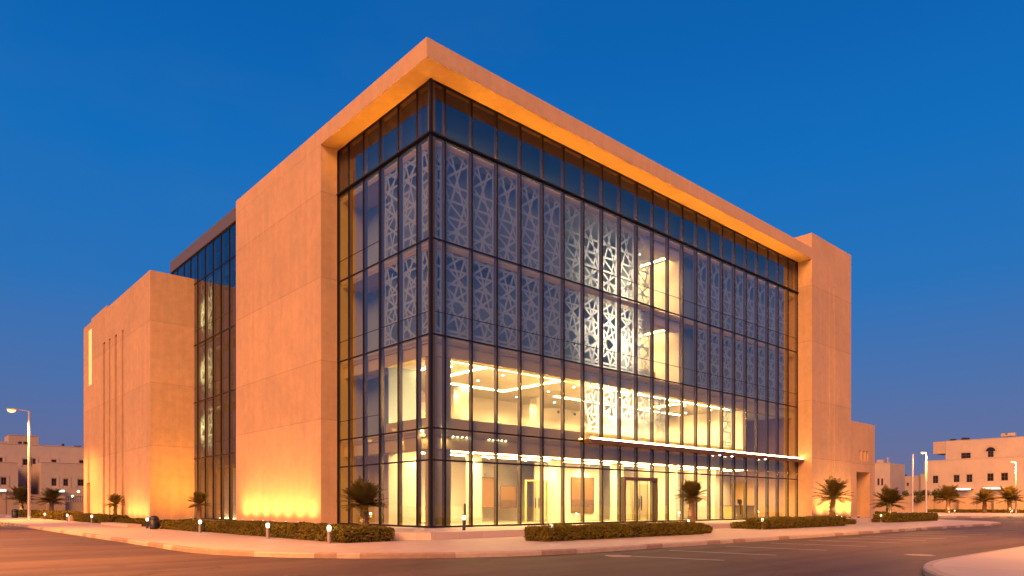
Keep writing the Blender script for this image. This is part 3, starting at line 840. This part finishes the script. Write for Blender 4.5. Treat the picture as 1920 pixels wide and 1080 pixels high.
mb.prism([(-7.1,yr-.3),(-6.5,yr-.3),(-6.4,yr+1.),(-7.0,yr+1.3)],ZS,ZS+.42); mb.prism([(-7.0,yr-.1),(-6.6,yr-.1),(-6.5,yr+.8),(-6.9,yr+.9)],ZS+.421,ZS+.50)
tag(mb.build('stone_block',M['plinth']),'pale stone block between the two far left hedges','stone block')

# ------------------------------------------------------------------ palms
def palm_meshes(th,fl,nf,seed,tr=.13,spread=1.,lean=(0,0)):
    rnd=random.Random(seed)
    tb=MB(); pts=[];rs=[]
    n=9
    for i in range(n+1):
        f=i/n; pts.append((lean[0]*f*f,lean[1]*f*f,th*f)); rs.append(tr*(1.25-.35*f+(.10 if i%2 else 0)))
    tb.tube(pts,rs,10)
    # boot stubs of cut fronds
    for k in range(46):
        f=rnd.uniform(.12,1.); a=k*2.4; c=Vector((lean[0]*f*f,lean[1]*f*f,th*f)); d=Vector((math.cos(a),math.sin(a),.9)).normalized()
        r0=tr*(1.2-.35*f)*.85; p=c+Vector((math.cos(a),math.sin(a),0))*r0
        tb.tube([p,p+d*tr*.75],[tr*.3,tr*.12],5)
    cb=MB(); top=Vector((lean[0],lean[1],th))
    for k in range(nf):
        a=k*2.39996+rnd.uniform(-.3,.3); el=R(rnd.uniform(-10,72)) if k>nf*.25 else R(rnd.uniform(55,88))
        ln=fl*rnd.uniform(.78,1.1); hd=Vector((math.cos(a)*spread,math.sin(a)*spread,0))
        droop=rnd.uniform(.08,.34); seg=10; prev=top+Vector((0,0,rnd.uniform(-.1,.06)*fl)); path=[prev]; e=el
        for s in range(seg):
            e-=droop*1.7/seg*(.4+s/seg)
            prev=prev+(hd*math.cos(e)+Vector((0,0,math.sin(e))))*ln/seg; path.append(prev)
        cb.tube(path,[.018*fl*(1-.85*i/seg)+.003 for i in range(seg+1)],4)
        nl=26
        for s in range(nl):
            f=.14+.86*s/nl; i=min(int(f*seg),seg-1); p=path[i].lerp(path[i+1],f*seg-i)
            tdir=(path[i+1]-path[i]).normalized(); side=tdir.cross(Vector((0,0,1)));
            if side.length<.05: side=Vector((-math.sin(a),math.cos(a),0))
            side.normalize(); up=side.cross(tdir)
            ll=fl*.31*(math.sin(PI*min(1,f*.9+.12))*.8+.25)*rnd.uniform(.8,1.15); wd=.009*fl+.004
            for sg in (-1,1):
                d=(side*sg*.75+tdir*.7+up*rnd.uniform(.1,.45)-Vector((0,0,rnd.uniform(0,.25)))).normalized()
                wv=d.cross(up).normalized()*wd
                q=p+d*ll*.5; e2=p+d*ll-Vector((0,0,ll*.14))
                cb.add([p-wv*.5,q-wv,e2,q+wv,p+wv*.5],[[0,1,2,3,4]])
    return tb.mesh('trunk',M['trunk']),cb.mesh('crown',M['frond'])
def palm(xy,z,label,args,rz=0,scale=1.,up=None):
    t_=thing('palm_tree',label,'palm tree',(xy[0],xy[1],z),rz,'small date palms'); t_.scale=(scale,)*3
    link('trunk',args[0],t_); link('crown',args[1],t_)
    if up:
        MB().lathe([(.05,0),(.06,.26),(.045,.28)],(xy[0],xy[1],z),8)
        u=thing('palm_uplight','small bright uplight at the trunk foot of the '+up[2],'uplight',(xy[0]+up[0],xy[1]+up[1],z),0,'uplights at the palms')
        MB().lathe([(.04,0),(.05,.02),(.05,.22)],(0,0,0),10).build('housing',M['white'],u); MB().lathe([(.045,.221),(.05,.30),(.02,.36)],(0,0,0),10).build('lens',M['bulb'],u)
        lo=Vector((0,0,.42)); lamp('lamp_beam','SPOT',lo,(1,.72,.35),up[3],u,aim(Vector((xy[0]+up[0],xy[1]+up[1],z))+lo,(xy[0],xy[1],z+1.8)),.03,80,.9)
PA=palm_meshes(1.36,1.1,110,1,.16); PB=palm_meshes(1.5,.92,90,2,.14); PC=palm_meshes(1.75,1.6,44,3,.17,1.,(-.1,.15)); PD=palm_meshes(1.5,1.55,90,4,.2); PE=palm_meshes(1.4,.95,44,5,.12)
PF=palm_meshes(2.3,2.4,80,6,.26)
palm(at_d(683,29.6),-.25,'bushy dark palm standing before the glass corner at the left hedge',PA,0,1.,(-.35,-.1,'bushy corner palm',25))
palm(at_d(1297,37.5),-.05,'round headed palm before the right glass front near the entrance',PB,1.,1.05,(-.3,.0,'round headed palm',25))
palm(at_d(1560,53.),-.02,'leaning palm with spread fronds lit against the right stone tower',PC,2.,1.,(-.15,-.45,'palm at the right tower',60))
palm(at_d(1667,60.),-.25,'palm with a brightly lit trunk beside the small side block',PD,.6,1.,(-.4,-.5,'palm beside the side block',90))
palm(at_d(374,46.5),-.25,'thin sparse palm before the narrow rear glazing',PE,1.4,1.,None)
palm(at_d(216,58.),-.25,'small palm before the vertical slits of the low block',PE,3.2,1.02,None)
palm(at_d(40,104),ZS,'far left palm beside the tall street lamp, left one of two',PF,0,.95,(-.4,-.6,'far left palm',120))
palm(at_d(97,104),ZS,'far left palm below the lit awning of the villa, right one of two',PF,2.2,.9,None)
palm(at_d(1778,122),ZS,'far palm before the compound wall near the twin poles',PF,1.,1.12,(-.6,-.3,'far palm near the twin poles',140))
palm(at_d(1846,124),ZS,'darker far palm in the middle of the right compound wall',PF,3.,1.0,None)
palm(at_d(1893,122),ZS,'far palm behind the rightmost street lamp pole',PF,4.6,1.1,(-.6,-.3,'rightmost far palm',140))

# ------------------------------------------------------------------ trees behind the far wall
def bush_tree(xy,h,w,label,seed,th=1.2):
    rnd=random.Random(seed); t_=thing('garden_tree',label,'tree',(xy[0],xy[1],ZS),0,'garden trees behind the right compound wall')
    tb=MB(); tb.tube([(0,0,0),(.1,0,th),(.2,.1,h*.7)],[.18,.13,.06],8)
    for k in range(5):
        a=k*1.3; tb.tube([(.1,0,th*1.0),(math.cos(a)*w*.35,math.sin(a)*w*.35,h*.72)],[.08,.03],5)
    tb.build('trunk',M['trunk'],t_)
    mb=MB(); cl=[(rnd.gauss(0,.30)*w,rnd.gauss(0,.30)*w,h*rnd.uniform(.45,.88),rnd.uniform(.25,.5)*w*.5) for _ in range(16)]
    for i in range(5200):
        c=rnd.choice(cl); v=Vector((rnd.gauss(0,1),rnd.gauss(0,1),rnd.gauss(0,1))).normalized()*c[3]*rnd.random()**.35
        p=Vector(c[:3])+v; u=Vector((rnd.gauss(0,1),rnd.gauss(0,1),rnd.gauss(0,1))).normalized(); x=u.cross(v)
        if x.length<1e-4: continue
        x.normalize(); s=rnd.uniform(.07,.16); mb.add([p-u*s,p+x*s*.5,p+u*s,p-x*s*.5],[[0,1,2,3]])
    mb.build('crown',M['tree'],t_)
bush_tree(at_d(1733,142),4.6,5.2,'dark bushy tree behind the wall between the twin poles and the side block',1)
bush_tree(at_d(1700,150),3.9,4.,'smaller bushy tree behind the wall left of the twin poles',2)
bush_tree(at_d(1760,146),4.3,4.,'pale bushy tree behind the wall just right of the twin poles',3)
bush_tree(at_d(1812,149),4.2,4.6,'bushy tree under the first lit awning of the right villa',4)
bush_tree(at_d(1870,149),4.4,4.4,'bushy tree under the second lit awning of the right villa',5)
bush_tree(at_d(1915,149),4.8,4.4,'bushy tree at the far right edge behind the wall',6)

# ------------------------------------------------------------------ street lamps
def street_lamp(xy,h,ang,label,power,lit=True,glow=False,z=ZS,arm=1.0,name='street_lamp'):
    t_=thing(name,label,'street lamp',(xy[0],xy[1],z),ang,'street lamps')
    mb=MB(); mb.lathe([(.20,0),(.20,.03),(.15,.05),(.13,.5),(.125,h*.5),(.085,h)],(0,0,0),12); mb.build('pole',M['post'],t_,True)
    if arm:
        MB().tube([(0,0,h-.05),(arm*.35,0,h+.03),(arm,0,h+.05)],[.06,.05,.045],8).build('arm',M['post'],t_)
        hd=MB(); hd.prism([(arm-.1,-.09),(arm+.2,-.16),(arm+.62,-.13),(arm+.72,0),(arm+.62,.13),(arm+.2,.16),(arm-.1,.09)],h+.0,h+.13); hd.build('lamp_head',M['post'],t_)
        if lit:
            ln=MB(); ln.lathe([(.05,-.26),(.2,-.18),(.26,-.004)],(0,0,0),14)
            ln.v=[(x*1.35+arm+.36,y,zz+h) for x,y,zz in ln.v]; ln.build('lamp_lens',M['sodium'],t_,True)
            lamp('lamp_beam','POINT' if glow else 'SPOT',(arm+.36,0,h-.35),(1,.38,.08),power,t_,(0,0,0),.18,138,.6)
    else:
        MB().lathe([(.09,h),(.09,h+.05),(.03,h+.10)],(0,0,0),10).build('cap',M['post'],t_)
street_lamp((-8.9,52.),10.2,PI,'tall lit street lamp alone on the far left pavement',16000)
x_,y_=at_d(1711,111); street_lamp((x_,y_),9.4,0,'bare unlit pole standing just left of a lit street lamp',0,False,arm=0,name='lamp_pole')
x_,y_=at_d(1737,112); street_lamp((x_,y_),9.9,R(137),'brightest right street lamp, next to the bare pole',14000,glow=True,arm=.2)
x_,y_=at_d(1905,122); street_lamp((x_,y_),9.1,R(137),'street lamp near the right picture edge before the pale villa',11000,glow=True,arm=.2)
x_,y_=at_d(1692,205); street_lamp((x_,y_),6.,R(137),'small far street lamp glowing between side block and twin poles',6000,glow=True,arm=.2)
# unseen lamps beside the viewer: some added to light ground, others set by glints
street_lamp((-22.2,17.),10.2,0,'lit street lamp across the left street, out of view beside the viewer',27000)
street_lamp((-22.4,-4.),10.2,0,'lit street lamp on the near left corner, out of view beside the viewer',26000)
street_lamp((15.,-23.2),10.2,PI/2,'added unseen street lamp at the right, brightening the opposite pavement',9000)
street_lamp((-26.5,42.7),10.2,0,'lit street lamp across the left street, the higher glint in the left glazing',9000)
street_lamp((-31.,55.6),10.2,0,'lit street lamp across the left street, the lower glint in the left glazing',6000)
street_lamp((52.,-23.5),10.2,PI/2,'lit street lamp across the right street, glinting low in the long glass front',9000)

# ------------------------------------------------------------------ villas
def window(parent,side,u0,u1,z0,z1,plane,bars=2):
    mb=MB()
    def bx(m_,a,b_,w0,w1,c,d):
        if side=='-Y': m_.box(a,b_,plane+w0,plane+w1,c,d)
        else: m_.box(plane+w0,plane+w1,a,b_,c,d)
    fr=.09
    bx(mb,u0,u0+fr,-.06,.06,z0,z1); bx(mb,u1-fr,u1,-.06,.06,z0,z1); bx(mb,u0+fr,u1-fr,-.06,.06,z0,z0+fr); bx(mb,u0+fr,u1-fr,-.06,.06,z1-fr,z1)
    for k in range(1,bars): 
        u=u0+(u1-u0)*k/bars; bx(mb,u-.03,u+.03,-.05,.05,z0+fr,z1-fr)
    bx(mb,u0+fr,u1-fr,-.045,.045,(z0+z1)/2-.03,(z0+z1)/2+.03)
    w_=mb.build('window',M['winframe'],parent); g=MB(); bx(g,u0+.02,u1-.02,-.012,.012,z0+.02,z1-.02); g.build('glass_pane',M['win'],w_)
def rects_to(plane_f,rs):
    out=[]
    for a,b_,ya_,yb_ in rs:
        u0,d0=plane_f(a); u1,d1=plane_f(b_); d=(d0+d1)/2
        out.append((min(u0,u1),max(u0,u1),zat(yb_,d),zat(ya_,d)))
    return out
def villa_part(V,side,plane,px0,px1,py0,depth,wins,mat,name='wall',sur=True,z0=-.4,bars=2):
    f=(lambda q:onY(q,plane)) if side=='-Y' else (lambda q:onX(q,plane))
    u0,da=f(px0); u1,db=f(px1)
    if u0>u1: u0,u1=u1,u0
    z1=zat(py0,(da+db)/2)
    hs=rects_to(f,wins); mb=MB()
    holes=[(*h,.22) for h in hs]
    if side=='-Y': recess_box(mb,side,u0,u1,plane,plane+depth,z0,z1,holes,.22)
    else: recess_box(mb,side,plane,plane+depth,u0,u1,z0,z1,holes,.22)
    # coping
    if side=='-Y': mb.box(u0-.06,u1+.06,plane-.06,plane+.25,z1+.002,z1+.10)
    else: mb.box(plane-.06,plane+.25,u0-.06,u1+.06,z1+.002,z1+.10)
    if sur:      # raised plaster surrounds
        for a,b_,c,d in hs:
            for q in ((a-.42,a-.12,c-.3,d+.4),(b_+.12,b_+.42,c-.3,d+.4),(a-.119,b_+.119,d+.14,d+.4)):
                if side=='-Y': mb.box(q[0],q[1],plane-.06,plane-.003,q[2],q[3])
                else: mb.box(plane-.06,plane-.003,q[0],q[1],q[2],q[3])
    mb.build(name,M[mat],V)
    for h in hs: window(V,side,*h,plane+.14,bars)
    return u0,u1,z1
def rooftop(V,side,plane,px,py0,py1,w,mat='bollard_dk',name='roof_unit',dp=1.):
    f=(lambda q:onY(q,plane)) if side=='-Y' else (lambda q:onX(q,plane))
    u,d=f(px); z0,z1=zat(py1,d),zat(py0,d); h=w*d/F/2; mb=MB()
    if side=='-Y': mb.box(u-h,u+h,plane,plane+dp,z0,z1); mb.box(u-h*.7,u+h*.7,plane-.06,plane-.003,z0+.15*(z1-z0),z1-.15*(z1-z0))
    else: mb.box(plane,plane+dp,u-h,u+h,z0,z1); mb.box(plane-.06,plane-.003,u-h*.7,u+h*.7,z0+.15*(z1-z0),z1-.15*(z1-z0))
    mb.build(name,M[mat],V)
def awning(V,side,plane,pxa,pxb,py,depth=2.2):
    f=(lambda q:onY(q,plane)) if side=='-Y' else (lambda q:onX(q,plane))
    u0,d=f(pxa); u1,_=f(pxb); z=zat(py,d); u0,u1=min(u0,u1),max(u0,u1); mb=MB(); em=MB()
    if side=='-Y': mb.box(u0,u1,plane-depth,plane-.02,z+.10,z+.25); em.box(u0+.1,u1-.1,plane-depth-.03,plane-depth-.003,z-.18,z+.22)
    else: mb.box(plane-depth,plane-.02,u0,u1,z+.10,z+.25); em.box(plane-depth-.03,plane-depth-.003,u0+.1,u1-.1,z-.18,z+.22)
    a_=mb.build('awning',M['white'],V); em.build('awning_glow_front',M['awn'],a_)  # awning's lit look comes from an added glowing board along its front
# left villas (facing the street, -Y)
V1=thing('villa','pale three storey villa with boxy roof stair tower behind the far left street lamp','villa',(0,128,ZS)); V1.location=(0,0,0)
villa_part(V1,'-Y',130.,-70,215,835.5,14,[(-8,5,858,870),(43,54,861,872),(61,67,860,870),(97,106,862,870),(149,158,863,872)],'house')
villa_part(V1,'-Y',133.,16,72,817,6,[],'house_dk','stair_tower')
villa_part(V1,'-Y',132.,-60,14,827,6,[],'house','roof_room')
for px,a,b_,w in ((38,828,833,5),(48,828,833,5),(119,832,837,3),(143,836,839,6),(150,836,839,4)): rooftop(V1,'-Y',131.,px,a,b_,w)
V2=thing('villa','lower villa wing with two small square windows and white awning, far left','villa',(0,0,0))
villa_part(V2,'-Y',121.,77,190,869,9,[(97,106,897,911),(119,128,898,911),(146,158,899,911)],'house_dk')
awning(V2,'-Y',121.,90,118,921)
V3=thing('villa','villa wing cut by the left picture edge with one dark window','villa',(0,0,0))
villa_part(V3,'-Y',121.,-60,34,866.5,9,[(2,12,895,909),(-25,-14,895,909)],'house_dk')
awning(V3,'-Y',121.,-20,10,920)
def cwall(side,plane,pxs,label,mat='cwall',name='compound_wall'):
    f=(lambda q:onY(q,plane)) if side=='-Y' else (lambda q:onX(q,plane))
    t_=thing(name,label,'wall',(0,0,0)); mb=MB(); pb=MB()
    for pxa,pxb,py,off in pxs:
        u0,d=f(pxa); u1,d1=f(pxb); u0,u1=min(u0,u1),max(u0,u1); z=zat(py,(d+d1)/2); p0=plane+off
        if side=='-Y': mb.box(u0+.02,u1-.02,p0,p0+.25,-.5,z); pb.box(u0-.2,u0+.2,p0-.08,p0+.33,-.5,z+.18); mb.box(u0+.21,u1-.21,p0-.05,p0+.30,z+.002,z+.08)
        else: mb.box(p0,p0+.25,u0+.02,u1-.02,-.5,z); pb.box(p0-.08,p0+.33,u0-.2,u0+.2,-.5,z+.18); mb.box(p0-.05,p0+.30,u0+.21,u1-.21,z+.002,z+.08)
    mb.build('wall',M[mat],t_); pb.build('pier',M[mat],t_); return t_
w1=cwall('-Y',112.,[(-40,8,931,0),(8,88,928,0),(88,121,929,-.8)],'long boundary wall before the far left villas, behind the two palms')
w2=cwall('-Y',112.,[(122,175,942,0)],'low boundary wall with lit railing beside the low block')
x0,d=onY(123,112.3); x1,_=onY(160,112.3); z0,z1=zat(942,d)+.1,zat(931,d); mb=MB()
k=x0
while k<x1: mb.box(k,k+.08,112.1,112.18,z0,z1); k+=.35
mb.box(x0,x1,112.09,112.19,z1+.001,z1+.08); mb.build('railing',M['winframe'],w2)
for px,py in ((136,932),(147,923)):
    x,d=onY(px,112.9); t_=thing('wall_lamp','small glowing lamp over the railing wall beside the low block' if px==136 else 'bright porch lamp on a post behind the railing wall beside the low block','lamp',(x,112.9,zat(py,d)))
    MB().lathe([(.06,-.4),(.06,-.05)],(0,0,0),8).build('stem',M['winframe'],t_); MB().lathe([(.05,-.05),(.2,.05),(.22,.2),(.08,.34)],(0,0,0),10).build('globe',M['bulb'],t_,True)
    lamp('lamp_beam','POINT',(0,-.5,.5),(1,.68,.3),130,t_,size=.15)
# right villas (facing -X)
XV=150.
V4=thing('villa','wide pale villa with arched upper window and flat roof on the far right','villa',(0,0,0))
villa_part(V4,'-X',XV,1733,2050,858.5,12,[(1749,1759,892,906),(1788,1799,890.5,904),(1812,1823,889.5,904),(1851,1863,887.5,902),(1877,1890,886.5,901),(1935,1946,884,899)],'house')
u0,u1,zt=villa_part(V4,'-X',XV+3.,1773,2050,820,9,[(1802,1820,849,859.5),(1852,1863,846,857)],'house','upper_wall')
# cantilevered roof end and arch hood
ya_,d=onX(1750,XV+3.); mb=MB(); mb.box(XV+3.,XV+9.,u1+.03,ya_,zt-2.6,zt+.05); mb.build('roof_wing',M['house_dk'],V4)
yc,d=onX(1857.5,XV+3.); zb=zat(846,d); ar=MB(); n=14; r1,r2=.85,1.15
for k in range(n):
    a0,a1=PI*k/n,PI*(k+1)/n
    p=[(yc+r1*math.cos(a0),zb+.0+r1*math.sin(a0)),(yc+r2*math.cos(a0),zb+r2*math.sin(a0)),(yc+r2*math.cos(a1),zb+r2*math.sin(a1)),(yc+r1*math.cos(a1),zb+r1*math.sin(a1))]
    vs=[(XV+2.88,y,z) for y,z in p]+[(XV+2.997,y,z) for y,z in p]; ar.add(vs,[[3,2,1,0],[0,1,5,4],[1,2,6,5],[2,3,7,6],[3,0,4,7]])
ar.build('arch_hood',M['house_dk'],V4)
af=MB(); pts=[(XV+2.93,yc+.83*math.cos(PI*k/n),zb+.83*math.sin(PI*k/n)) for k in range(n+1)]; af.add(pts,[list(range(n+1))]); af.build('arch_light',M['win'],V4)
for px,a,b_,w in ((1786,823,828,8),(1806,820.5,825,6),(1812,820.5,824.5,6),(1890,812,818,22),(1887,812.8,815.5,5)): rooftop(V4,'-X',XV+4.,px,a,b_,w,'house' if w>20 else 'bollard_dk')
awning(V4,'-X',XV,1791,1827,918); awning(V4,'-X',XV,1848,1888,916.5); awning(V4,'-X',XV,1960,2000,914)
V5=thing('villa','small white villa just right of the side block with rooftop railing','villa',(0,0,0))
villa_part(V5,'-X',165.,1600,1669,869.5,10,[(1645,1649,897,910),(1652,1656,897,910)],'house',sur=False)
rooftop(V5,'-X',166.,1650,862,869,12,'house'); rooftop(V5,'-X',166.,1664,857,869,1.5,'post')
V6=thing('villa','distant low villa with roof units behind the twin poles','villa',(0,0,0))
villa_part(V6,'-X',190.,1668,1731,893,10,[(1672,1676,905,911),(1700,1704,905,911)],'house_dk',sur=False)
for px in (1676,1684,1695): rooftop(V6,'-X',191.,px,890,893,6)
villa_part(V6,'-X',189.,1726,1734,889,10,[],'house','end_wall',sur=False)
cwall('-X',138.,[(2000,1863,930,0),(1863,1828,933,1.5),(1828,1797,932,0),(1797,1748,931,1.2),(1748,1688,930,0),(1688,1600,929.5,0)],'long lit compound wall with piers before the right villas')
hedge(134.,135.6,onX(1960,134.)[0],onX(1735,134.)[0],.55,'long low far hedge along the foot of the right compound wall',9000,21,ls=.16)

# ------------------------------------------------------------------ world and sun
W=bpy.data.worlds.new('World'); S.world=W; W.use_nodes=True
nt=W.node_tree; nt.nodes.clear(); out=nt.nodes.new('ShaderNodeOutputWorld'); bg=nt.nodes.new('ShaderNodeBackground')
SUN_EL,SUN_AZ=R(30),math.atan2(-.66,-.40)   # azimuth vector (x=-.66, y=-.40)
sky=nt.nodes.new('ShaderNodeTexSky'); sky.sky_type='NISHITA'; sky.sun_disc=False; sky.sun_elevation=SUN_EL; sky.sun_rotation=SUN_AZ; sky.ozone_density=4.; sky.dust_density=.5
tc=nt.nodes.new('ShaderNodeTexCoord'); sp=nt.nodes.new('ShaderNodeSeparateXYZ'); L(nt,tc.outputs['Generated'],sp.inputs[0])
zz=mathn(nt,'MAXIMUM',sp.outputs[2],0.)
dusk=ramp(nt,zz,[(0.,(.150,.122,.240)),(.07,(.112,.130,.300)),(.15,(.064,.148,.385)),(.27,(.014,.160,.485)),(.42,(.001,.150,.500)),(.55,(.0,.120,.440)),(1.,(.0,.07,.30))])
hz=noise(nt,scaled(nt,tc.outputs['Generated'],(1.,1.,2.6)),1.7,5,.55)
dusk=mixc(nt,mathn(nt,'MULTIPLY',ramp(nt,hz,[(.45,0.),(.75,1.)]),.16),dusk,(.085,.165,.40))
skn=nt.nodes.new('ShaderNodeVectorMath'); skn.operation='SCALE'; L(nt,sky.outputs[0],skn.inputs[0]); skn.inputs['Scale'].default_value=.12
c=mixc(nt,.96,skn.outputs[0],dusk)
L(nt,c,bg.inputs[0]); bg.inputs[1].default_value=1.0; L(nt,bg.outputs[0],out.inputs[0])
sun=bpy.data.lights.new('sun','SUN'); sun.energy=5.0; sun.angle=R(35); sun.color=(1,.43,.13)
so=link('sun',sun); dv=Vector((-.66,-.40,0)).normalized()*math.cos(SUN_EL)+Vector((0,0,math.sin(SUN_EL)))
so.rotation_euler=(-dv).to_track_quat('-Z','Y').to_euler()

# ------------------------------------------------------------------ camera
cam=bpy.data.cameras.new('camera'); co_=link('camera',cam,None,(CAM[0],CAM[1],ZC),(PI/2,0,-math.atan2(_s,_c)))
cam.sensor_width=36; cam.lens=36*F/1920; cam.shift_y=(HZ-540)/1920; cam.clip_end=5000; cam.clip_start=.05
S.camera=co_
S.view_settings.view_transform='Standard'; S.view_settings.look='None'; S.view_settings.exposure=0; S.view_settings.gamma=1
cy=S.cycles
cy.use_denoising=True
try: cy.denoiser='OPENIMAGEDENOISE'
except Exception: pass
cy.max_bounces=8; cy.diffuse_bounces=3; cy.glossy_bounces=4; cy.transparent_max_bounces=24; cy.transmission_bounces=4
cy.sample_clamp_indirect=3.; cy.sample_clamp_direct=0; cy.caustics_reflective=False; cy.caustics_refractive=False
